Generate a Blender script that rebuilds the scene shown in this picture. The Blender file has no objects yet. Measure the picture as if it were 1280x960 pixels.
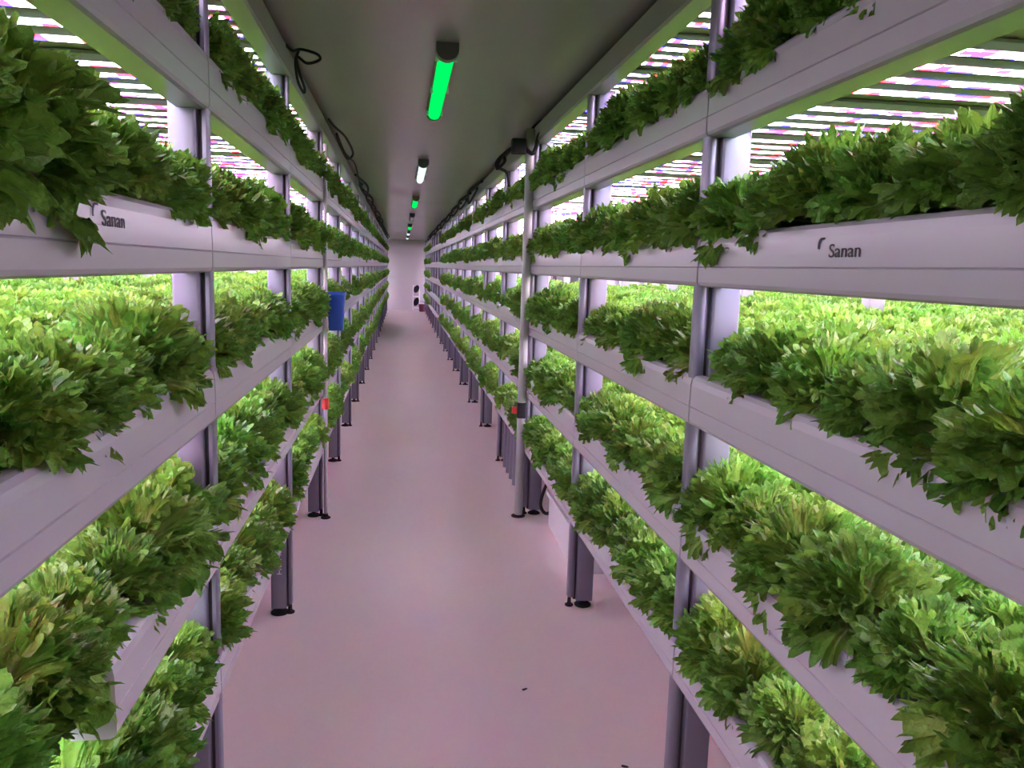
import bpy, bmesh, math, random
from mathutils import Vector, Matrix
import numpy as np

rnd = random.Random(7)
scene = bpy.context.scene
col = scene.collection

# ------------------------------------------------------------------ camera, world, exposure
F_PX, YAW, PITCH, ROLL, EYE = 1013.39, 0.1384, 0.1411, 0.0314, 1.6
fw = Vector((math.sin(YAW) * math.cos(PITCH), math.cos(YAW) * math.cos(PITCH), -math.sin(PITCH)))
rt = Vector((math.cos(YAW), -math.sin(YAW), 0))
up = rt.cross(fw)
rt, up = (math.cos(ROLL) * rt + math.sin(ROLL) * up), (-math.sin(ROLL) * rt + math.cos(ROLL) * up)
cam_data = bpy.data.cameras.new('camera')
cam = bpy.data.objects.new('camera', cam_data)
col.objects.link(cam)
cam.matrix_world = Matrix((
    (rt.x, up.x, -fw.x, 0), (rt.y, up.y, -fw.y, 0), (rt.z, up.z, -fw.z, EYE), (0, 0, 0, 1)))
cam_data.sensor_fit = 'HORIZONTAL'
cam_data.sensor_width = 36
cam_data.lens = F_PX / 1280 * 36
cam_data.clip_start = 0.02
scene.camera = cam

world = bpy.data.worlds.new('world')
scene.world = world
world.use_nodes = True
world.node_tree.nodes['Background'].inputs[0].default_value = (0.8, 0.8, 0.8, 1)
world.node_tree.nodes['Background'].inputs[1].default_value = 0.0   # a closed room: no sky reaches it
vs = scene.view_settings
vs.view_transform = 'Standard'
vs.look = 'None'
vs.gamma = 1
vs.use_curve_mapping = False
vs.exposure = 1.64

LED_STRENGTH = 11.0
LED_TINT = (0.86, 1.0, 1.0)

def to_px(p):
    d = Vector(p) - Vector((0, 0, EYE))
    z = d.dot(fw)
    if z <= 0.05:
        return None
    return 640 + F_PX * d.dot(rt) / z, 480 - F_PX * d.dot(up) / z, z

# ------------------------------------------------------------------ materials
def new_mat(name):
    m = bpy.data.materials.new(name)
    m.use_nodes = True
    nt = m.node_tree
    for n in list(nt.nodes):
        nt.nodes.remove(n)
    out = nt.nodes.new('ShaderNodeOutputMaterial')
    return m, nt, out

def pbr(name, c, rough=0.5, metal=0.0, noise=0.0, nscale=8.0, bump=0.0, bscale=60.0, c2=None, rough_var=0.0, coat=0.0):
    m, nt, out = new_mat(name)
    b = nt.nodes.new('ShaderNodeBsdfPrincipled')
    b.inputs['Base Color'].default_value = (*c, 1)
    b.inputs['Roughness'].default_value = rough
    b.inputs['Metallic'].default_value = metal
    b.inputs['Coat Weight'].default_value = coat
    nt.links.new(b.outputs[0], out.inputs[0])
    if noise or rough_var:
        tc = nt.nodes.new('ShaderNodeTexCoord')
        nz = nt.nodes.new('ShaderNodeTexNoise')
        nz.inputs['Scale'].default_value = nscale
        nz.inputs['Detail'].default_value = 5
        nt.links.new(tc.outputs['Object'], nz.inputs['Vector'])
        if noise:
            mx = nt.nodes.new('ShaderNodeMix')
            mx.data_type = 'RGBA'
            cc = c2 or tuple(v * (1 - noise) for v in c)
            mx.inputs[6].default_value = (*c, 1)
            mx.inputs[7].default_value = (*cc, 1)
            nt.links.new(nz.outputs['Fac'], mx.inputs[0])
            nt.links.new(mx.outputs[2], b.inputs['Base Color'])
        if rough_var:
            mr = nt.nodes.new('ShaderNodeMapRange')
            mr.inputs[3].default_value = rough - rough_var
            mr.inputs[4].default_value = rough + rough_var
            nt.links.new(nz.outputs['Fac'], mr.inputs[0])
            nt.links.new(mr.outputs[0], b.inputs['Roughness'])
    if bump:
        tc = nt.nodes.new('ShaderNodeTexCoord')
        nz2 = nt.nodes.new('ShaderNodeTexNoise')
        nz2.inputs['Scale'].default_value = bscale
        nt.links.new(tc.outputs['Object'], nz2.inputs['Vector'])
        bp = nt.nodes.new('ShaderNodeBump')
        bp.inputs['Strength'].default_value = bump
        bp.inputs['Distance'].default_value = 0.01
        nt.links.new(nz2.outputs['Fac'], bp.inputs['Height'])
        nt.links.new(bp.outputs[0], b.inputs['Normal'])
    return m

def emit(name, c, s):
    m, nt, out = new_mat(name)
    e = nt.nodes.new('ShaderNodeEmission')
    e.inputs[0].default_value = (*c, 1)
    e.inputs[1].default_value = s
    nt.links.new(e.outputs[0], out.inputs[0])
    return m

def led_mat():
    """white LEDs with red and blue chips between them along the bar"""
    m, nt, out = new_mat('led_chips')
    N, L = nt.nodes.new, nt.links.new
    geo = N('ShaderNodeNewGeometry')
    sep = N('ShaderNodeSeparateXYZ')
    L(geo.outputs['Position'], sep.inputs[0])
    cmb = N('ShaderNodeCombineXYZ')
    for k, (ax, sc) in enumerate((('X', 34.0), ('Y', 40.0), ('Z', 5.0))):
        mul = N('ShaderNodeMath'); mul.operation = 'MULTIPLY'; mul.inputs[1].default_value = sc
        fl = N('ShaderNodeMath'); fl.operation = 'FLOOR'
        L(sep.outputs[ax], mul.inputs[0]); L(mul.outputs[0], fl.inputs[0]); L(fl.outputs[0], cmb.inputs[k])
    wn = N('ShaderNodeTexWhiteNoise')
    wn.noise_dimensions = '3D'
    L(cmb.outputs[0], wn.inputs['Vector'])
    cr = N('ShaderNodeValToRGB')
    cr.color_ramp.interpolation = 'CONSTANT'
    els = cr.color_ramp.elements
    els[0].position = 0; els[0].color = (*LED_TINT, 1)
    els[1].position = 0.58; els[1].color = (1.0, 0.012, 0.03, 1)
    e = els.new(0.76); e.color = (0.03, 0.015, 1.0, 1)
    e = els.new(0.90); e.color = (0.8, 0.03, 0.7, 1)
    L(wn.outputs['Value'], cr.inputs[0])
    em = N('ShaderNodeEmission')
    L(cr.outputs[0], em.inputs[0])
    em.inputs[1].default_value = LED_STRENGTH
    L(em.outputs[0], out.inputs[0])
    return m

def leaf_material():
    m, nt, out = new_mat('lettuce_leaf')
    N, L = nt.nodes.new, nt.links.new
    at = N('ShaderNodeAttribute'); at.attribute_name = 'tint'
    oi = N('ShaderNodeObjectInfo')
    cr = N('ShaderNodeValToRGB')
    e = cr.color_ramp.elements
    e[0].position = 0.0; e[0].color = (0.68, 0.76, 0.48, 1)
    e[1].position = 1.0; e[1].color = (0.11, 0.27, 0.035, 1)
    k = e.new(0.22); k.color = (0.46, 0.62, 0.20, 1)
    k = e.new(0.55); k.color = (0.29, 0.49, 0.08, 1)
    k = e.new(0.85); k.color = (0.18, 0.37, 0.045, 1)
    L(at.outputs['Fac'], cr.inputs[0])
    hs = N('ShaderNodeHueSaturation')
    mr = N('ShaderNodeMapRange'); mr.inputs[3].default_value = 0.482; mr.inputs[4].default_value = 0.512
    mr2 = N('ShaderNodeMapRange'); mr2.inputs[3].default_value = 0.75; mr2.inputs[4].default_value = 1.25
    L(oi.outputs['Random'], mr.inputs[0])
    wn = N('ShaderNodeTexWhiteNoise'); wn.noise_dimensions = '1D'
    L(oi.outputs['Random'], wn.inputs['W'])
    L(wn.outputs['Value'], mr2.inputs[0])
    L(mr.outputs[0], hs.inputs['Hue']); L(mr2.outputs[0], hs.inputs['Value'])
    L(cr.outputs[0], hs.inputs['Color'])
    b = N('ShaderNodeBsdfPrincipled')
    b.inputs['Roughness'].default_value = 0.42
    b.inputs['Specular IOR Level'].default_value = 0.45
    L(hs.outputs[0], b.inputs['Base Color'])
    geo = N('ShaderNodeNewGeometry')
    nz = N('ShaderNodeTexNoise'); nz.inputs['Scale'].default_value = 130.0; nz.inputs['Detail'].default_value = 2.0
    L(geo.outputs['Position'], nz.inputs['Vector'])
    bp = N('ShaderNodeBump'); bp.inputs['Strength'].default_value = 0.75; bp.inputs['Distance'].default_value = 0.006
    L(nz.outputs['Fac'], bp.inputs['Height'])
    L(bp.outputs[0], b.inputs['Normal'])
    tr = N('ShaderNodeBsdfTranslucent')
    L(bp.outputs[0], tr.inputs['Normal'])
    L(hs.outputs[0], tr.inputs[0])
    mx = N('ShaderNodeMixShader'); mx.inputs[0].default_value = 0.33
    L(b.outputs[0], mx.inputs[1]); L(tr.outputs[0], mx.inputs[2])
    L(mx.outputs[0], out.inputs[0])
    return m

M = dict(
    floor=pbr('pink_epoxy_floor', (0.93, 0.79, 0.76), 0.34, noise=0.12, nscale=1.3, c2=(0.88, 0.74, 0.70), rough_var=0.06),
    wall=pbr('white_panel_wall', (0.40, 0.39, 0.40), 0.45, noise=0.05, nscale=0.8),
    ceiling=pbr('glossy_ceiling_panel', (0.39, 0.39, 0.35), 0.22, noise=0.06, nscale=0.7, rough_var=0.06),
    beam=pbr('white_pvc', (0.40, 0.39, 0.405), 0.26, noise=0.03, nscale=3.0),
    tray=pbr('grey_tray', (0.46, 0.43, 0.43), 0.5),
    post=pbr('anodised_aluminium', (0.23, 0.225, 0.28), 0.36, 0.45, noise=0.08, nscale=14),
    groove=pbr('dark_groove', (0.07, 0.06, 0.07), 0.6),
    black=pbr('black_rubber', (0.008, 0.008, 0.009), 0.85),
    housing=pbr('led_housing_aluminium', (0.50, 0.50, 0.58), 0.4, 0.2),
    pipe=pbr('grey_pvc_pipe', (0.34, 0.35, 0.33), 0.4),
    tube=pbr('pale_pvc_tube', (0.42, 0.39, 0.41), 0.45),
    blue=pbr('blue_plastic', (0.015, 0.08, 0.42), 0.4, noise=0.1, nscale=9),
    red=pbr('red_plastic', (0.55, 0.03, 0.02), 0.4),
    white=pbr('white_plastic', (0.75, 0.73, 0.76), 0.4),
    fixture=pbr('lamp_housing', (0.10, 0.11, 0.11), 0.35),
    ink=pbr('black_ink', (0.02, 0.02, 0.02), 0.6),
    print=pbr('pale_print', (0.8, 0.8, 0.8), 0.6),
    maroon=pbr('maroon_plastic', (0.16, 0.03, 0.06), 0.5),
    scuff=pbr('floor_scuff', (0.72, 0.62, 0.62), 0.5),
    leafbit=pbr('dry_leaf_bit', (0.03, 0.03, 0.02), 0.8),
    led=led_mat(),
    green=emit('green_tube', (0.0, 1.0, 0.11), 0.42),
    coldwhite=emit('cold_white_tube', (0.75, 1.0, 0.98), 0.45),
    off=pbr('tube_off', (0.35, 0.37, 0.36), 0.3),
    leaf=leaf_material(),
)

# ------------------------------------------------------------------ mesh helpers
class MB:
    def __init__(self):
        self.v, self.f = [], []

    def box(self, x0, x1, y0, y1, z0, z1, bev=0.0):
        if x0 > x1: x0, x1 = x1, x0
        if bev <= 0:
            b = len(self.v)
            self.v += [(x, y, z) for z in (z0, z1) for y in (y0, y1) for x in (x0, x1)]
            for q in ((0, 2, 3, 1), (4, 5, 7, 6), (0, 1, 5, 4), (2, 6, 7, 3), (0, 4, 6, 2), (1, 3, 7, 5)):
                self.f.append(tuple(b + i for i in q))
        else:   # vertical edges rounded
            pts = []
            for cx, cy, a0 in ((x1 - bev, y1 - bev, 0), (x0 + bev, y1 - bev, 90), (x0 + bev, y0 + bev, 180), (x1 - bev, y0 + bev, 270)):
                for k in range(4):
                    a = math.radians(a0 + k * 30)
                    pts.append((cx + bev * math.cos(a), cy + bev * math.sin(a)))
            self.prism_z(pts, z0, z1)
        return self

    def prism_z(self, pts, z0, z1):
        b, n = len(self.v), len(pts)
        self.v += [(x, y, z0) for x, y in pts] + [(x, y, z1) for x, y in pts]
        self.f.append(tuple(b + i for i in reversed(range(n))))
        self.f.append(tuple(b + n + i for i in range(n)))
        for i in range(n):
            j = (i + 1) % n
            self.f.append((b + i, b + j, b + n + j, b + n + i))
        return self

    def prism_y(self, pts, y0, y1):
        """closed outline of (x, z) points run along y"""
        b, n = len(self.v), len(pts)
        self.v += [(x, y0, z) for x, z in pts] + [(x, y1, z) for x, z in pts]
        self.f.append(tuple(b + i for i in range(n)))
        self.f.append(tuple(b + n + i for i in reversed(range(n))))
        for i in range(n):
            j = (i + 1) % n
            self.f.append((b + j, b + i, b + n + i, b + n + j))
        return self

    def prism_x(self, pts, x0, x1):
        b, n = len(self.v), len(pts)
        self.v += [(x0, y, z) for y, z in pts] + [(x1, y, z) for y, z in pts]
        self.f.append(tuple(b + i for i in reversed(range(n))))
        self.f.append(tuple(b + n + i for i in range(n)))
        for i in range(n):
            j = (i + 1) % n
            self.f.append((b + i, b + j, b + n + j, b + n + i))
        return self

    def lathe(self, cx, cy, prof, n=16):
        """prof: (radius, z) from bottom to top"""
        b = len(self.v)
        for r, z in prof:
            for k in range(n):
                a = 2 * math.pi * k / n
                self.v.append((cx + r * math.cos(a), cy + r * math.sin(a), z))
        for i in range(len(prof) - 1):
            for k in range(n):
                l = (k + 1) % n
                self.f.append((b + i * n + k, b + i * n + l, b + (i + 1) * n + l, b + (i + 1) * n + k))
        self.f.append(tuple(b + k for k in reversed(range(n))))
        self.f.append(tuple(b + (len(prof) - 1) * n + k for k in range(n)))
        return self

    def tube(self, pts, r, n=7):
        pts = [Vector(p) for p in pts]
        b = len(self.v)
        prev = None
        for i, p in enumerate(pts):
            t = (pts[min(i + 1, len(pts) - 1)] - pts[max(i - 1, 0)])
            t = t.normalized() if t.length > 1e-9 else Vector((0, 0, 1))
            ref = prev if prev is not None else (Vector((1, 0, 0)) if abs(t.x) < 0.9 else Vector((0, 1, 0)))
            s = (ref - t * ref.dot(t)).normalized()
            prev = s
            q = t.cross(s)
            for k in range(n):
                a = 2 * math.pi * k / n
                self.v.append(tuple(p + s * (r * math.cos(a)) + q * (r * math.sin(a))))
        for i in range(len(pts) - 1):
            for k in range(n):
                l = (k + 1) % n
                self.f.append((b + i * n + k, b + i * n + l, b + (i + 1) * n + l, b + (i + 1) * n + k))
        self.f.append(tuple(b + k for k in reversed(range(n))))
        self.f.append(tuple(b + (len(pts) - 1) * n + k for k in range(n)))
        return self

    def mesh(self, name, mat, smooth=False):
        me = bpy.data.meshes.new(name)
        me.from_pydata(self.v, [], self.f)
        me.update()
        if mat: me.materials.append(M[mat])
        if smooth:
            me.polygons.foreach_set('use_smooth', [True] * len(me.polygons))
            me.set_sharp_from_angle(angle=math.radians(40))
        bm = bmesh.new(); bm.from_mesh(me)
        bmesh.ops.recalc_face_normals(bm, faces=bm.faces)
        bm.to_mesh(me); bm.free()
        return me

def link(name, me, parent=None, loc=None):
    o = bpy.data.objects.new(name, me)
    col.objects.link(o)
    if parent: o.parent = parent
    if loc is not None: o.location = loc
    return o

def tag(o, label, cat, group=None):
    o['label'] = label
    o['category'] = cat
    if group: o['group'] = group
    return o

def empty(name, loc=(0, 0, 0)):
    o = bpy.data.objects.new(name, None)
    o.empty_display_size = 0.05
    col.objects.link(o)
    o.location = loc
    return o

def structure(o):
    o['kind'] = 'structure'
    return o

def spline(pts, n=8):
    """Catmull-Rom through the points"""
    P = [Vector(p) for p in pts]
    P = [P[0]] + P + [P[-1]]
    out = []
    for i in range(1, len(P) - 2):
        for k in range(n):
            t = k / n
            a, b, c, d = P[i - 1], P[i], P[i + 1], P[i + 2]
            out.append(0.5 * ((2 * b) + (c - a) * t + (2 * a - 5 * b + 4 * c - d) * t * t + (3 * b - a - 3 * c + d) * t ** 3))
    out.append(P[-2])
    return out

# ------------------------------------------------------------------ dimensions of the place
BAY = 1.478
Y1 = 2.15                       # first post that shows in full on either side
def post_y(i): return Y1 + (i - 1) * BAY
TIERS = [0.4175, 0.7836, 1.182, 1.5676, 1.9643]     # underside of each white beam
TOP = 2.3699
BEAM_H = [0.115, 0.14, 0.14, 0.14, 0.14]
CEIL = 2.50
FAR = 29.5
XF = {-1: -0.472, 1: 0.802}     # aisle side of the beams
DEPTH = 3.0
FIRST, LAST = -1, 19            # post numbers
def sx(side, d): return XF[side] + side * d         # d metres into the rack from the beam face

# ------------------------------------------------------------------ the room
XL0, XR0 = XF[-1] - DEPTH - 0.35, XF[1] + DEPTH + 0.35
YB = -1.6
structure(link('floor', MB().box(XL0 - .1, XR0 + .1, YB - .1, FAR + .1, -0.12, 0).mesh('floor', 'floor')))
structure(link('ceiling', MB().box(XL0 - .1, XR0 + .1, YB - .1, FAR + .1, CEIL, CEIL + .1).mesh('ceiling', 'ceiling')))
structure(link('wall_far', MB().box(XL0, XR0, FAR, FAR + .1, 0, CEIL).mesh('wall_far', 'wall')))
structure(link('wall_back', MB().box(XL0, XR0, YB - .1, YB, 0, CEIL).mesh('wall_back', 'wall')))
structure(link('wall_left', MB().box(XL0 - .1, XL0, YB, FAR, 0, CEIL).mesh('wall_left', 'wall')))
structure(link('wall_right', MB().box(XR0, XR0 + .1, YB, FAR, 0, CEIL).mesh('wall_right', 'wall')))

# ------------------------------------------------------------------ growing racks
UNIT = 4                                            # bays to a rack
RACK_LABEL = {
    (-1, 0): 'tall white and grey growing rack whose beam lettering is washed out by glare',
    (1, 0): 'tall white and grey growing rack with crisp dark lettering on its beam',
    (-1, 1): 'tall white and grey growing rack beside the hanging blue bin',
    (1, 1): 'tall white and grey growing rack behind the floor-to-ceiling pipe with black clamp',
    (1, 2): 'planted growing rack just before the rack of close-set bare posts',
    (1, 4): 'planted growing rack between the close-set bare posts and the end wall',
    (-1, 2): 'first planted growing rack past the one with the blue bin',
    (-1, 3): 'second planted growing rack past the one with the blue bin',
    (-1, 4): 'planted growing rack reaching the end wall, across from the maroon bucket',
    (1, 3): 'growing rack without plants, its grey posts set close together',
}
RACK_SHORT = {
    (-1, 0): 'rack with glare-washed lettering', (1, 0): 'rack with crisp dark lettering',
    (-1, 1): 'rack beside the blue bin', (1, 1): 'rack behind the floor-to-ceiling pipe',
}
FAR_RACK = 'tall white and grey growing rack further down the aisle towards the end wall'
ORD = ['first', 'second', 'third', 'fourth', 'fifth', 'sixth', 'seventh', 'eighth', 'ninth', 'tenth', 'eleventh', 'twelfth']
def bay_phrase(side, p, k, n):
    """(count along the bay from its post nearest the lettering, words for that post)"""
    ink = 'dark lettering' if side > 0 else 'glare-washed lettering'
    if p <= 0:
        return ORD[n - 1 - k], 'before the post beside the ' + ink
    if p == 1:
        return ORD[k], 'past the post beside the ' + ink
    return ORD[k], 'past the %s post from the %s' % (ORD[p - 1], ink)
TIER_WORD = ['lowest', 'second', 'third', 'fourth', 'topmost']

# shared part meshes (side = +1; mirrored copies for the left)
def beam_outline(side, h):
    # (distance into the rack, height above the underside): hollow-looking trough front with a crease and a rolled lip
    pr = [(0.075, 0.0), (0.012, 0.0), (0.004, 0.004), (0.0, 0.012), (0.0, h * 0.36), (0.003, h * 0.375), (0.0, h * 0.39),
          (0.001, h * 0.80), (0.004, h * 0.92), (0.012, h * 0.985), (0.022, h), (0.036, h), (0.040, h - 0.008),
          (0.040, h - 0.020), (0.075, h - 0.020)]
    return [(side * d, z) for d, z in pr]

BEAM_ME, POST_ME, PIPE_ME, GROOVE_ME, FOOT_ME, PFOOT_ME = {}, {}, {}, {}, {}, {}
for s in (-1, 1):
    for k, h in ((0, BEAM_H[0]), (1, BEAM_H[1])):
        BEAM_ME[s, k] = MB().prism_y(beam_outline(s, h), 0.004, BAY - 0.004).mesh('beam', 'beam')
    # main post: aluminium extrusion with two flutes towards the aisle
    zt = CEIL - 0.002
    if s > 0:
        d0, d1 = 0.045, 0.125
    else:
        d0, d1 = 0.030, 0.098
    POST_ME[s] = MB().box(s * d0, s * d1, -0.012, 0.062, 0.035, zt, 0.008).mesh('post', 'post', True)
    GROOVE_ME[s] = MB().box(s * (d0 - .012), s * (d0 + .006), 0.010, 0.042, 0.036, zt).mesh('groove', 'groove')
    PIPE_ME[s] = MB().box(s * 0.006, s * (d0 - .008), -0.002, 0.050, 0.05, TOP + .02, 0.0125).mesh('front_profile', 'post', True)
    cx = s * (d0 + d1) / 2
    FOOT_ME[s] = MB().lathe(cx, 0.025, [(0.040, 0.0), (0.041, 0.006), (0.030, 0.014), (0.012, 0.018), (0.012, 0.036)]).mesh('foot', 'black', True)
    PFOOT_ME[s] = MB().lathe(s * 0.018, 0.024, [(0.020, 0.0), (0.021, 0.006), (0.010, 0.014), (0.008, 0.052)], 12).mesh('foot', 'black', True)
INPOST_ME = MB().box(-0.04, 0.04, -0.012, 0.062, 0.02, CEIL - 0.002, 0.008).mesh('inner_post', 'post', True)

racks = {}
for side in (-1, 1):
    n_units = (LAST - FIRST) // UNIT
    for uidx in range(n_units):
        p0 = FIRST + uidx * UNIT
        ya, yb = post_y(p0), post_y(p0 + UNIT)
        r = empty('growing_rack', (XF[side], ya, 0))
        lab = RACK_LABEL.get((side, uidx))
        tag(r, lab or FAR_RACK, 'rack', None if lab else 'racks further down the aisle')
        racks[side, uidx] = r
        last = uidx == n_units - 1
        for i in range(UNIT + (1 if last else 0)):
            y = i * BAY
            po = link('post', POST_ME[side], r, (0, y, 0))
            link('groove', GROOVE_ME[side], po)
            link('foot', FOOT_ME[side], po)
            fp = link('front_profile', PIPE_ME[side], r, (0, y, 0))
            link('foot', PFOOT_ME[side], fp)
            for d in (1.45, 2.95):
                link('inner_post', INPOST_ME, r, (side * d, y, 0))
        if (side, uidx) == (1, 3):
            for i in range(UNIT):
                for k in range(1, 5):
                    link('post', POST_ME[side], r, (0, i * BAY + k * BAY / 5, 0))
        for t, z in enumerate(TIERS):
            for i in range(UNIT):
                bme = BEAM_ME[side, 0 if t == 0 else 1]
                if (side, uidx, t, i) == (-1, 0, 1, 1):      # this beam stops short of its post
                    bme = MB().prism_y(beam_outline(side, BEAM_H[1]), 0.69, BAY - 0.004).mesh('beam', 'beam')
                link('beam', bme, r, (0, i * BAY, z))
            h = BEAM_H[t]
            me = MB().box(side * 0.075, side * DEPTH, 0.0, yb - ya - 0.014, z + .052, z + h - .018).mesh('tray', 'tray')
            link('tray', me, r)
        # top rail under the ceiling and the board the topmost lights hang from
        me = MB().prism_y([(side * d, z) for d, z in ((0.0, TOP + .008), (0.008, TOP), (0.075, TOP), (0.075, TOP + .07), (0.03, TOP + .07),
                                                     (0.03, TOP + .095), (0.0, TOP + .095))], 0.0, yb - ya - 0.014).mesh('top_rail', 'beam')
        link('top_rail', me, r)
        me = MB().box(side * 0.075, side * DEPTH, 0.0, yb - ya - 0.014, TOP + .045, TOP + .07).mesh('light_board', 'tray')
        link('light_board', me, r)

# the vertical drain pipes under the lowest shelf of one right-hand rack
r = racks[1, 1]
for k in range(7):
    y = 0.18 + k * 0.185
    link('drain_pipe', MB().lathe(0.06, y, [(0.026, 0.0), (0.026, TIERS[0] + .03)], 12).mesh('drain_pipe', 'post', True), r)

# printed name on the fourth beams
def text_mesh(s, size, width, name):
    cu = bpy.data.curves.new(name, 'FONT')
    cu.body = s
    cu.size = size
    cu.extrude = 0.0004
    o = bpy.data.objects.new(name, cu)
    col.objects.link(o)
    bpy.context.view_layer.update()
    me = bpy.data.meshes.new_from_object(o.evaluated_get(bpy.context.evaluated_depsgraph_get()))
    col.objects.unlink(o)
    bpy.data.objects.remove(o)
    xs = [v.co.x for v in me.vertices]
    k = width / (max(xs) - min(xs)); x0 = min(xs)
    for v in me.vertices:
        v.co.x = (v.co.x - x0) * k
    me.materials.clear()
    me.materials.append(M['ink'])
    return me

def logo_mesh():
    mb = MB()
    # a small swung leaf mark: outer arc and a short bar
    pts = []
    for k in range(9):
        a = math.radians(200 - k * 14)
        pts.append((0.012 + 0.014 * math.cos(a), 0.014 + 0.016 * math.sin(a)))
    inner = [(x * 0.8 + 0.0052, y * 0.86 + 0.001) for x, y in reversed(pts)]
    mb.prism_z(pts + inner, 0.0, 0.0006)
    mb.prism_z([(0.014, 0.026), (0.024, 0.026), (0.023, 0.030), (0.015, 0.030)], 0.0, 0.0006)
    return mb.mesh('mark', 'ink')

def put_print(side, rack, me, name, y, z):
    o = link(name, me, rack)
    rw = racks[side, 0].location
    if side > 0:      # reads from far to near
        o.matrix_local = Matrix(((0, 0, -1, -0.0008), (-1, 0, 0, y - rw.y), (0, 1, 0, z), (0, 0, 0, 1)))
    else:
        o.matrix_local = Matrix(((0, 0, 1, 0.0008), (1, 0, 0, y - rw.y), (0, 1, 0, z), (0, 0, 0, 1)))
    return o
tm = text_mesh('Sanan', 0.036, 0.107, 'lettering')
lm = logo_mesh()
put_print(1, racks[1, 0], tm, 'lettering', 1.461, 1.640)
put_print(1, racks[1, 0], lm, 'logo', 1.503, 1.648)
put_print(-1, racks[-1, 0], tm, 'lettering', 1.385, 1.648)
put_print(-1, racks[-1, 0], lm, 'logo', 1.345, 1.652)

# small pale characters printed upright on one left post
gm = MB()
for k in range(4):
    z = 0.30 - k * 0.034
    w, t = 0.020, 0.004
    gm.box(-w / 2, w / 2, -0.0004, 0.0, z, z + t); gm.box(-w / 2, w / 2, -0.0004, 0.0, z + .022, z + .022 + t)
    gm.box(-w / 2 + (k % 2) * .008, -w / 2 + (k % 2) * .008 + t, -0.0004, 0.0, z, z + .024)
    if k % 2 == 0: gm.box(w / 2 - t, w / 2, -0.0004, 0.0, z, z + .024)
link('printed_marks', gm.mesh('printed_marks', 'print'), racks[-1, 0], (-0.060, 3 * BAY - 0.0125, 0))

# ------------------------------------------------------------------ LED grow bars
LB0, LB1 = 0.085, DEPTH - 0.05
def bar_house(side):
    w, L0, L1 = 0.024, LB0, LB1
    pts = [(-w, 0.0), (w, 0.0), (w, 0.014), (0.012, 0.024), (-0.012, 0.024), (-w, 0.014)]
    mb = MB().prism_x(pts, min(side * L0, side * L1), max(side * L0, side * L1))
    return mb
HOUSE_ME = {s: bar_house(s).mesh('led_bar', 'housing') for s in (-1, 1)}
def strip(mb, side, ox, oy, oz):
    a, b = sorted((side * (LB0 + .012), side * (LB1 - .012)))
    w = 0.0195
    k = len(mb.v)
    mb.v += [(ox + a, oy - w, oz), (ox + a, oy + w, oz), (ox + b, oy + w, oz), (ox + b, oy - w, oz)]
    mb.f.append((k, k + 1, k + 2, k + 3))
def strip_mesh(mb, name):
    me = bpy.data.meshes.new(name)
    me.from_pydata(mb.v, [], mb.f)
    me.materials.append(M['led'])
    return me
STRIP_ME = {}
for s in (-1, 1):
    mb = MB(); strip(mb, s, 0, 0, -0.0008); STRIP_ME[s] = strip_mesh(mb, 'light_strip')

bars = []           # side, level, bay post number, y, z
for side in (-1, 1):
    for p in range(FIRST, LAST):
        if side > 0 and (p - FIRST) // UNIT == 3: continue        # the rack without plants is dark
        for lev in range(6):                # 1..4 = under tiers 2..5, 5 = under the light board
            if lev == 0: continue
            z = (TIERS[lev] + .052 - .026) if lev < 5 else TOP + .045 - .026
            for k in range(12):
                y = post_y(p) + 0.16 + k * 0.105 + (k // 4) * 0.085
                bars.append((side, lev, p, y, z, k))
singles = [b for b in bars if b[1] >= 4 and b[2] >= 0]
singles.sort(key=lambda b: b[3])
singles = singles[:288]
sset = set(singles)
for side, lev, p, y, z, kk in singles:
    o = link('led_bar', HOUSE_ME[side], None, (XF[side], y, z))
    uidx = (p - FIRST) // UNIT
    rk = RACK_SHORT.get((side, uidx), 'far rack')
    where = 'above the topmost shelf' if lev == 5 else 'above the fourth shelf'
    nth, post = bay_phrase(side, p, kk, 12)
    tag(o, '%s grow light bar %s %s' % (nth, where, post), 'grow light', 'grow lights %s of the %s' % (where, rk))
    link('light_strip', STRIP_ME[side], o)
hb, sb = MB(), MB()
for b in bars:
    if b in sset: continue
    side, lev, p, y, z, kk = b
    k = len(hb.v)
    src = HOUSE_ME[side]
    hb.v += [(v.co.x + XF[side], v.co.y + y, v.co.z + z) for v in src.vertices]
    hb.f += [tuple(k + i for i in pl.vertices) for pl in src.polygons]
    strip(sb, side, XF[side], y, z - 0.0008)
ho = link('led_bar_rows', hb.mesh('led_bar_rows', 'housing'))
tag(ho, 'further rows of grow light bars under the shelves deeper and lower in the racks', 'grow light')
ho['kind'] = 'stuff'
so = link('light_strip', strip_mesh(sb, 'light_strips'), ho)
so['kind'] = 'stuff'

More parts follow.
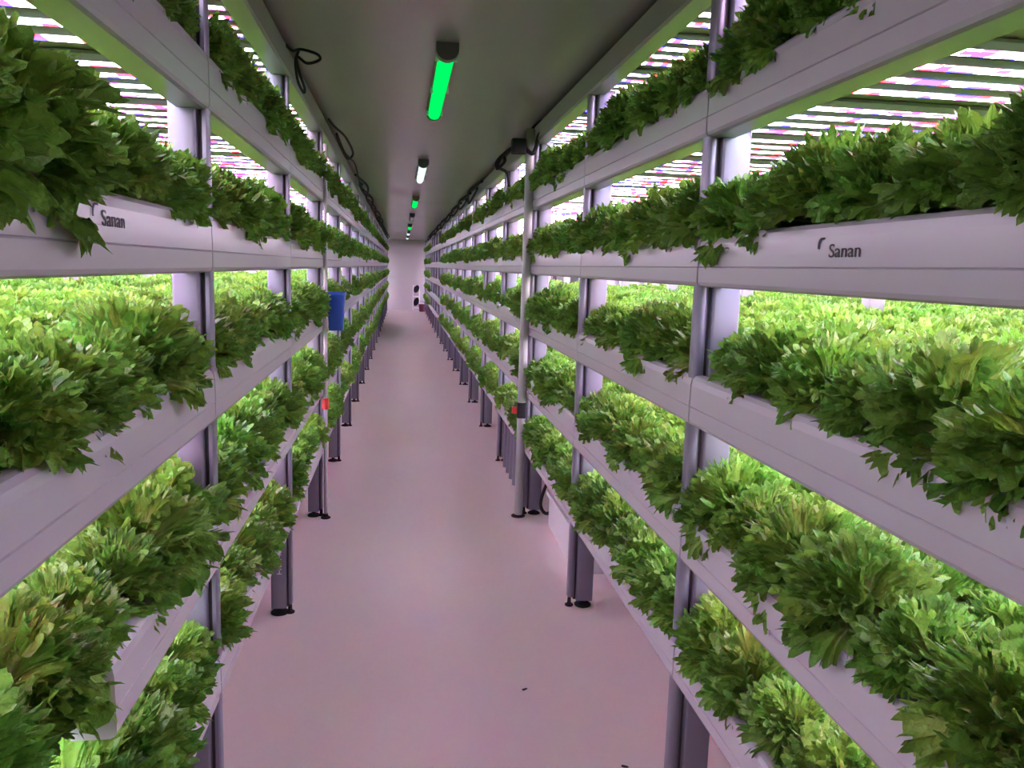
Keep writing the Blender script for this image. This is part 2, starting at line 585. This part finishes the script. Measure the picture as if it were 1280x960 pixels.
# ------------------------------------------------------------------ lettuce
def leaf_data(seed, droop=1.0, nA=184):
    """unit-length fan leaf growing along +Y, upper side +Z: broad veined blade, lobed and finely crisped margin"""
    q = random.Random(seed)
    spread = math.radians(q.uniform(58, 76))
    ph = [q.uniform(0, 6.28) for _ in range(8)]
    f1, f2, f3 = q.uniform(9, 12), q.uniform(24, 32), q.uniform(56, 74)
    lob = q.uniform(20, 26)
    bend = droop * q.uniform(0.75, 1.25)
    rings = (0, .24, .46, .64, .77, .86, .915, .96, 1.0)
    nR = len(rings) - 1
    nt = nA // 4 + 2
    tw = [q.uniform(.45, 1.3) for _ in range(nt)]          # tooth length
    tz = [q.uniform(-1, 1) for _ in range(nt)]             # how far each tooth curls up or down
    tx = [q.uniform(-1, 1) for _ in range(nt)]
    V, T, Fc = [], [], []
    for i, t in enumerate(rings):
        e = max(0.0, (t - .85) / .15)
        for j in range(nA + 1):
            u = j / nA * 2 - 1
            k = j // 4
            m = (0.0, 0.68, 1.0, 0.6)[j % 4]
            a = u * spread * (0.32 + 0.68 * t ** 0.8)
            R = 1 - 0.24 * abs(u) ** 2.2 + t ** 3 * (0.050 * math.sin(lob * u + ph[0]) + 0.05 * math.sin(5.2 * u + ph[1]))
            R += 0.125 * e ** 1.2 * (m * tw[k] - 0.5)
            rr = R * t
            x, s = rr * math.sin(a), rr * math.cos(a)
            fr = 0.060 * t ** 1.8 * math.sin(f1 * u + ph[2])
            fr += 0.045 * t ** 2.6 * math.sin(f2 * u + ph[3] + 2.0 * t)
            fr += 0.012 * t * math.cos(lob * 2 * u + ph[0])                       # raised veins
            fr += 0.055 * e ** 1.3 * tz[k] * (0.35 + 0.65 * m)
            fr += 0.060 * t ** 4.5 * math.sin(f3 * u + ph[7])
            fr += 0.05 * t ** 4 * math.sin(13 * u + ph[6])
            fr += 0.22 * x * x + q.uniform(-.012, .012) * t
            y = math.sin(bend * s) / bend + fr * math.sin(bend * s)
            z = -(1 - math.cos(bend * s)) / bend + fr * math.cos(bend * s)
            x += 0.03 * e * tx[k] * m + 0.03 * t ** 5 * math.cos(f3 * u + ph[7]) + 0.03 * t ** 3 * math.cos(f2 * u + ph[3] + 2.0 * t)
            V.append((x, y, z))
            rib = math.exp(-(u / 0.10) ** 2) * (1 - t) * 0.8
            vein = 0.30 * max(0.0, math.cos(lob * u + ph[0])) ** 3 * (1 - t * .8)
            T.append(min(1.0, max(0.0, t ** 0.95 - rib - vein + 0.10 * tz[k] * e)))
    w = nA + 1
    for i in range(nR):
        for j in range(nA):
            Fc.append((i * w + j, i * w + j + 1, (i + 1) * w + j + 1, (i + 1) * w + j))
    return V, T, Fc

def mesh_from(name, V, T, Fc):
    me = bpy.data.meshes.new(name)
    me.from_pydata(V, [], Fc)
    at = me.attributes.new('tint', 'FLOAT', 'POINT')
    at.data.foreach_set('value', T)
    me.polygons.foreach_set('use_smooth', [True] * len(me.polygons))
    me.materials.append(M['leaf'])
    me.update()
    return me

NLEAF = 9
LEAVES = [leaf_data(100 + k, droop=(0.45 if k < 3 else 0.85 if k < 6 else 1.25)) for k in range(NLEAF)]
LEAF_ME = [mesh_from('leaf', *d) for d in LEAVES]

def head_layout(seed):
    q = random.Random(seed)
    out = []
    n = 19
    a = q.uniform(0, 6.28)
    for i in range(n):
        fz = i / (n - 1)                                   # 0 = heart, 1 = outermost
        el = math.radians(86 - 58 * fz ** 1.2 + q.uniform(-9, 9))
        ln = 0.155 - 0.020 * fz ** 1.5 + q.uniform(-0.02, 0.02)
        az = a + i * 2.39996 + q.uniform(-0.2, 0.2)
        lt = q.randrange(0, 3) if fz < .35 else q.randrange(3, 6) if fz < .7 else q.randrange(6, 9)
        mt = (Matrix.Rotation(az, 4, 'Z') @ Matrix.Translation((0, 0.012 * fz, 0.012 * (1 - fz)))
              @ Matrix.Rotation(el, 4, 'X') @ Matrix.Rotation(q.uniform(-.25, .25), 4, 'Y') @ Matrix.Diagonal((ln, ln, ln, 1)))
        out.append((lt, mt))
    return out
NHEAD = 7
HEADS = [head_layout(500 + k) for k in range(NHEAD)]
STEM_ME = MB().lathe(0, 0, [(0.018, -0.006), (0.016, 0.012), (0.010, 0.03)], 8).mesh('stem', 'white', True)

plants = []
ROW, N_Y = 0.195, 7
for side in (-1, 1):
    for p in range(FIRST, LAST):
        uidx = (p - FIRST) // UNIT
        if (side, uidx) == (1, 3): continue
        rows = 15 if p <= 5 else 6
        for t, z in enumerate(TIERS):
            zt = z + BEAM_H[t] - .018
            for rw in range(rows):
                for k in range(N_Y):
                    d = 0.112 + rw * ROW + rnd.uniform(-.018, .018)
                    y = post_y(p) + (k + .5 + (0.25 if rw % 2 else -.25) * (0.0 if rw == 0 else 1)) * BAY / N_Y + rnd.uniform(-.02, .02)
                    if rw == 0 and (k == 0 or k == N_Y - 1): y += 0.03 if k == 0 else -0.03
                    if rw > 0 and abs((y - post_y(p)) % BAY - .03) < .05 and abs(d - 1.45) < .09: continue
                    sc = rnd.uniform(0.80, 1.10)
                    lean = rnd.choice((.05, .12, .25, .42)) if rw == 0 else rnd.uniform(-.06, .1)
                    if side < 0 and rw == 0 and t == 1 and p == 0 and 0.9 < y < 1.34: lean, sc = 0.22, 1.0
                    if side < 0 and rw == 0 and t == 0 and p == 0 and 1.05 < y < 1.5: lean, sc = 0.05, 1.3
                    if side < 0 and rw == 0 and t == 3 and p == 0 and y <= 1.26: lean, sc = 0.5, 1.18
                    if rw == 0 and t == 3 and p == 0 and (1.12 if side > 0 else 1.26) < y < 1.62:      # the printed name shows under these
                        lean, sc = 0.0, min(sc, 0.94)
                    plants.append((side, uidx, p, t, rw, sx(side, d), y, zt + (.022 if rw == 0 else 0.0), rnd.uniform(0, 6.28), sc, lean, rnd.randrange(NHEAD), k))

cand = []
for i, pl in enumerate(plants):
    side, uidx, p, t, rw, x, y, z = pl[:8]
    if p > 6 or rw > (3 if t in (1, 2) else 1 if t in (0, 3) else 0): continue
    px = to_px((x, y, z + .1))
    if not px or not (-70 < px[0] < 1350 and -70 < px[1] < 1030): continue
    cand.append((px[2] * (1 + 0.28 * rw), i))
cand.sort()
chosen = {i for _, i in cand[:300]}

def plant_matrix(pl):
    side, x, y, z, rot, sc, lean = pl[0], pl[5], pl[6], pl[7], pl[8], pl[9], pl[10]
    return (Matrix.Translation((x, y, z)) @ Matrix.Rotation(-side * lean, 4, 'Y') @ Matrix.Rotation(rot, 4, 'Z')
            @ Matrix.Diagonal((sc, sc, sc, 1)))

for i in sorted(chosen):
    pl = plants[i]
    side, uidx, p, t, rw = pl[:5]
    o = empty('lettuce_head')
    o.matrix_world = plant_matrix(pl)
    rk = RACK_SHORT.get((side, uidx), 'far rack')
    nth, post = bay_phrase(side, p, pl[12], N_Y)
    if rw == 0:
        lab = '%s front-row lettuce on the %s shelf %s' % (nth, TIER_WORD[t], post)
        grp = 'front row of the %s shelf, %s' % (TIER_WORD[t], rk)
    else:
        lab = '%s lettuce, %s row back, %s shelf, %s' % (nth, ORD[rw], TIER_WORD[t], post)
        grp = 'inner rows of the %s shelf, %s' % (TIER_WORD[t], rk)
    tag(o, lab, 'lettuce', grp)
    link('stem', STEM_ME, o)
    for lt, mt in HEADS[pl[11]]:
        c = link('leaf', LEAF_ME[lt], o)
        c.matrix_local = mt

# everything beyond those: one planting, built with geometry nodes from whole heads
HEAD_OB = []
for hd in HEADS[:5]:
    V, T, Fc = [], [], []
    for lt, mt in hd:
        v, tt, ff = LEAVES[lt]
        k = len(V)
        V += [tuple(mt @ Vector(c)) for c in v]
        T += tt
        Fc += [tuple(k + a for a in q) for q in ff]
    HEAD_OB.append(bpy.data.objects.new('lettuce_source', mesh_from('lettuce_source', V, T, Fc)))

rest = [pl for i, pl in enumerate(plants) if i not in chosen]
me = bpy.data.meshes.new('lettuce_planting')
me.from_pydata([(pl[5], pl[6], pl[7]) for pl in rest], [], [])
ra = me.attributes.new('rot', 'FLOAT_VECTOR', 'POINT')
rv = []
for pl in rest:
    e = plant_matrix(pl).to_euler('XYZ')
    rv += [e.x, e.y, e.z]
ra.data.foreach_set('vector', rv)
sa = me.attributes.new('scl', 'FLOAT', 'POINT'); sa.data.foreach_set('value', [pl[9] for pl in rest])
ia = me.attributes.new('pick', 'INT', 'POINT'); ia.data.foreach_set('value', [pl[11] % len(HEAD_OB) for pl in rest])
me.materials.append(M['leaf'])
planting = link('lettuce_planting', me)
tag(planting, 'dense planting of frilly green lettuce filling the shelves behind and beyond', 'lettuce')
planting['kind'] = 'stuff'
ng = bpy.data.node_groups.new('planting', 'GeometryNodeTree')
ng.interface.new_socket('Geometry', in_out='INPUT', socket_type='NodeSocketGeometry')
ng.interface.new_socket('Geometry', in_out='OUTPUT', socket_type='NodeSocketGeometry')
N, L = ng.nodes.new, ng.links.new
gi, go = N('NodeGroupInput'), N('NodeGroupOutput')
iop = N('GeometryNodeInstanceOnPoints')
jn = N('GeometryNodeJoinGeometry')
for ob in reversed(HEAD_OB):
    oi = N('GeometryNodeObjectInfo')
    oi.inputs['Object'].default_value = ob
    oi.inputs['As Instance'].default_value = True
    L(oi.outputs['Geometry'], jn.inputs[0])
def attr(nm, ty):
    n = N('GeometryNodeInputNamedAttribute'); n.data_type = ty; n.inputs[0].default_value = nm
    return n.outputs[0]
L(gi.outputs[0], iop.inputs['Points'])
L(jn.outputs[0], iop.inputs['Instance'])
iop.inputs['Pick Instance'].default_value = True
L(attr('pick', 'INT'), iop.inputs['Instance Index'])
e2r = N('FunctionNodeEulerToRotation')
L(attr('rot', 'FLOAT_VECTOR'), e2r.inputs[0])
L(e2r.outputs[0], iop.inputs['Rotation'])
L(attr('scl', 'FLOAT'), iop.inputs['Scale'])
L(iop.outputs[0], go.inputs[0])
md = planting.modifiers.new('planting', 'NODES')
md.node_group = ng

# ------------------------------------------------------------------ ceiling battens
def batten(y0, kind, label, length=1.45, group=None):
    x, zc = 0.175, CEIL
    o = empty('ceiling_batten', (x, y0, zc))
    w, h = 0.042, 0.06
    prof = [(-w, -0.012), (-w, -0.026), (-w * .8, -0.034), (w * .8, -0.034), (w, -0.026), (w, -0.012), (w * .6, 0.0), (-w * .6, 0.0)]
    link('housing', MB().prism_y(prof, 0.03, length - .03).mesh('housing', 'fixture'), o)
    dif = [(w * .82 * math.cos(math.radians(180 + 18 * k)), -0.034 + 0.032 * math.sin(math.radians(180 + 18 * k))) for k in range(11)]
    link('tube_cover', MB().prism_y(dif, 0.05, length - .05).mesh('tube_cover', kind, True), o)
    for ya, yb in ((0.0, 0.05), (length - .05, length)):
        cap = [((w + .004) * math.cos(math.radians(180 + 18 * k)), -0.030 + 0.040 * math.sin(math.radians(180 + 18 * k))) for k in range(11)]
        cap += [(w + .004, 0.0), (-w - .004, 0.0)]
        link('end_cap', MB().prism_y(cap, ya, yb).mesh('end_cap', 'fixture'), o)
    for yc in (0.09, length * .5, length - .11):
        for s in (-1, 1):
            link('clip', MB().box(s * (w - .012), s * (w + .004), yc, yc + .025, -0.050, -0.018).mesh('clip', 'housing'), o)
    tag(o, label, 'ceiling light', group)
    return o
batten(3.45, 'green', 'bright green batten light on the ceiling before the pale white one')
batten(7.15, 'coldwhite', 'pale white batten light on the ceiling between two green ones')
batten(10.85, 'green', 'green batten light on the ceiling beyond the pale white one')
batten(14.5, 'off', 'dark unlit batten light on the ceiling')
batten(18.2, 'green', 'faint green batten light on the ceiling past the dark unlit one')
batten(21.9, 'coldwhite', 'white batten light between the faint green one and the last one')
batten(25.5, 'coldwhite', 'last white batten light before the end wall')

# ------------------------------------------------------------------ cables hanging from the top rails
def cable_loop(side, y, z, pts, label, r=0.0075, group=None):
    x = XF[side] - side * 0.02
    mb = MB().tube(spline([(x - side * a, y + b, z + c) for a, b, c in pts], 6), r)
    o = link('cable', mb.mesh('cable', 'black', True))
    tag(o, label, 'cable', group)
    return o
cable_loop(-1, 3.62, 2.455, [(-.02, -.10, .01), (0.0, -.05, .0), (.03, .0, .02), (.09, .02, .01), (.10, .03, -.01), (.05, .02, -.03), (.01, .0, -.01),
                            (.015, .02, -.06), (.035, .05, -.12), (.03, .06, -.14), (.01, .03, -.10), (.005, .0, -.03), (.02, .0, .02)],
           'black cable loop tied with a bow under the ceiling rail', 0.006)
cable_loop(-1, 5.55, 2.44, [(0, -.30, .03), (.02, -.1, .02), (.07, .2, .0), (.10, .5, -.06), (.06, .5, -.10), (.03, .2, -.05), (.02, .05, .0), (.05, .3, -.08), (.08, .5, -.1)],
           'black cable in a flat oval loop along the rail', 0.008)
cable_loop(-1, 7.0, 2.42, [(0, -.2, .02), (.05, .1, .02), (.07, .4, -.08), (.06, .6, -.12)], 'short black cable tail hanging off the rail', 0.007)
cable_loop(1, 5.9, 2.42, [(-.02, -.2, .03), (.03, 0, .02), (.08, .1, -.03), (.10, .15, -.10), (.05, .1, -.05), (.06, .2, .0), (.09, .3, -.06), (.02, .2, -.12), (.0, .2, -.22)],
           'tangle of black cable drooping from the rail past the pipe', 0.012)
for side in (-1, 1):
    for k in range(10):
        y = 8.4 + k * 1.55 + rnd.uniform(-.2, .2)
        cable_loop(side, y, 2.42, [(0, -.25, .03), (.03, -.05, .02), (.07 + rnd.uniform(0, .04), .15, -.04), (.08, .35, -.10 - rnd.uniform(0, .05)),
                                  (.04, .2, -.07), (.02, .05, -.01), (.04, .35, .0), (.0, .5, .03)],
                   'black cable loop on the rail above the far racks', 0.012, 'cable loops above the far racks')

# ------------------------------------------------------------------ pipes in front of the racks
pr = empty('standing_pipe', (XF[1] - 0.0285, post_y(3) - 0.035, 0))
link('pipe', MB().lathe(0, 0, [(0.027, 0.012), (0.027, 2.44), (0.022, 2.45)], 16).mesh('pipe', 'pipe', True), pr)
link('foot', MB().lathe(0, 0, [(0.045, 0.0), (0.046, 0.006), (0.026, 0.016), (0.022, 0.03)], 16).mesh('foot', 'black', True), pr)
link('cap_wire', MB().tube(spline([(0, 0, 2.44), (0.03, -.05, 2.475), (.06, -.3, 2.485), (.07, -.75, 2.475)], 6), 0.007).mesh('cap_wire', 'black', True), pr)
link('clamp', MB().box(-0.028, 0.026, -0.030, 0.030, 0.655, 0.755, 0.01).mesh('clamp', 'black', True), pr)
link('red_lever', MB().box(-0.062, -0.028, -0.016, 0.016, 0.685, 0.725, 0.006).mesh('red_lever', 'red', True), pr)
jb = link('junction_box', MB().box(-0.115, -0.028, -0.04, 0.04, 2.30, 2.385, 0.01).mesh('junction_box', 'black', True), pr)
link('loop', MB().tube(spline([(-.03, -.02, 2.33), (0.01, -.035, 2.30), (.03, -.04, 2.34), (.035, -.12, 2.40), (.06, -.3, 2.42)], 6), 0.013).mesh('loop', 'black', True), pr)
tag(pr, 'pale grey floor-to-ceiling pipe with black clamp and red lever', 'pipe')

pl_ = empty('standing_pipe', (XF[-1] + 0.014, post_y(3) - 0.030, 0))
link('pipe', MB().lathe(0, 0, [(0.0115, 0.012), (0.0115, 2.30)], 12).mesh('pipe', 'tube', True), pl_)
link('foot', MB().lathe(0, 0, [(0.030, 0.0), (0.031, 0.006), (0.016, 0.016), (0.014, 0.03)], 16).mesh('foot', 'black', True), pl_)
link('red_valve', MB().lathe(0, 0, [(0.014, 0.70), (0.021, 0.705), (0.021, 0.765), (0.014, 0.77)], 12).mesh('red_valve', 'red', True), pl_)
tag(pl_, 'slim white upright pipe with a red valve beside the blue bin', 'pipe')

# blue bin hanging on the slim pipe
bx = empty('hanging_bin', (XF[-1] + 0.075, post_y(3) + 0.02, 1.19))
def bin_mesh():
    mb = MB()
    rows = [(0.044, 0.050, 0.0), (0.052, 0.058, 0.17), (0.055, 0.061, 0.215), (0.060, 0.066, 0.217), (0.060, 0.066, 0.235),
            (0.053, 0.059, 0.235), (0.042, 0.048, 0.01)]
    n = 20
    for a, b, z in rows:
        for k in range(n):
            t = 2 * math.pi * k / n
            c, s = math.cos(t), math.sin(t)
            mb.v.append((a * math.copysign(abs(c) ** .45, c), b * math.copysign(abs(s) ** .45, s), z))
    for i in range(len(rows) - 1):
        for k in range(n):
            l = (k + 1) % n
            mb.f.append((i * n + k, i * n + l, (i + 1) * n + l, (i + 1) * n + k))
    mb.f.append(tuple(range(n)))
    mb.f.append(tuple((len(rows) - 1) * n + k for k in range(n)))
    return mb.mesh('bin_body', 'blue', True)
link('bin_body', bin_mesh(), bx)
link('hook', MB().tube(spline([(-.05, -.05, .20), (-.066, -.052, .25), (-.076, -.052, .27), (-.082, -.05, .24)], 5), 0.004).mesh('hook', 'housing', True), bx)
tag(bx, 'small blue plastic bin hanging on the slim white pipe', 'bin')

# ------------------------------------------------------------------ things on the floor
wb = empty('white_tank', (1.20, 4.46, 0))
def tank():
    x0, x1, y0, y1, z1, t = -0.26, 0.26, -0.42, 0.42, 0.215, 0.012
    mb = MB()
    mb.box(x0, x1, y0, y1, 0, t)
    mb.box(x0, x0 + t, y0, y1, t, z1); mb.box(x1 - t, x1, y0, y1, t, z1)
    mb.box(x0 + t, x1 - t, y0, y0 + t, t, z1); mb.box(x0 + t, x1 - t, y1 - t, y1, t, z1)
    return mb.mesh('tank_body', 'white')
link('tank_body', tank(), wb)
rim = MB()
for a in ((-.275, -.255, -.435, .435), (.255, .275, -.435, .435), (-.255, .255, -.435, -.415), (-.255, .255, .415, .435)):
    rim.box(a[0], a[1], a[2], a[3], 0.195, 0.222)
link('rim', rim.mesh('rim', 'white'), wb)
link('hose', MB().tube(spline([(-.16, .56, .37), (-.25, .53, .26), (-.30, .50, .12), (-.27, .47, .06), (-.22, .47, .10), (-.24, .50, .22), (-.20, .55, .34)], 7), 0.011).mesh('hose', 'black', True), wb)
tag(wb, 'low white open tank on the floor under the lowest shelf with black hose', 'tank')

# small stand with two dark discs at the end wall, and a maroon bucket next to it
st = empty('floor_stand', (0.53, 29.15, 0))
fr = MB()
for x in (-.11, .11):
    for y in (-.1, .1):
        fr.tube([(x, y, 0), (x, y * .8, .92)], 0.016, 8)
for z in (.12, .52, .9):
    fr.tube([(-.11, -.1, z), (.11, -.1, z)], 0.012, 8); fr.tube([(-.11, .1, z), (.11, .1, z)], 0.012, 8)
    fr.tube([(-.11, -.1, z), (-.11, .1, z)], 0.012, 8); fr.tube([(.11, -.1, z), (.11, .1, z)], 0.012, 8)
link('frame', fr.mesh('frame', 'white', True), st)
for z, rz in ((.79, .135), (.34, .145)):
    mb = MB()
    pts = [(0.095 * math.cos(math.radians(a)) + .03 * math.sin(math.radians(a)), z + rz * math.sin(math.radians(a))) for a in range(0, 360, 20)]
    mb.prism_y(pts, -.16, -.115)
    link('dark_disc', mb.mesh('dark_disc', 'black'), st)
tag(st, 'small white stand with two dark discs at the end wall', 'stand')
bk = empty('bucket', (0.72, 28.95, 0))
link('bucket_body', MB().lathe(0, 0, [(0.085, 0), (0.11, .24), (0.118, .245), (0.118, .26), (0.10, .26), (0.08, .02)], 18).mesh('bucket_body', 'maroon', True), bk)
link('handle', MB().tube(spline([(-.11, 0, .25), (-.07, -.03, .33), (0, -.04, .36), (.07, -.03, .33), (.11, 0, .25)], 5), 0.005).mesh('handle', 'black', True), bk)
tag(bk, 'maroon bucket on the floor next to the small white stand', 'bucket')

def leaf_bit(x, y, ang, L, label):
    mb = MB()
    pts = [(L * math.cos(a) + .2 * L * math.cos(2 * a), .35 * L * math.sin(a)) for a in [k * math.pi / 5 for k in range(10)]]
    mb.prism_z(pts, 0.0006, 0.004)
    o = link('dry_leaf', mb.mesh('dry_leaf', 'leafbit'), None, (x, y, 0))
    o.rotation_euler.z = ang
    tag(o, label, 'leaf')
leaf_bit(0.486, 2.88, .5, .012, 'tiny dark dry leaf scrap alone on the pink floor')
leaf_bit(0.74, 2.37, -.4, .012, 'tiny dark dry leaf scrap on the floor beside the post of the lettered rack')
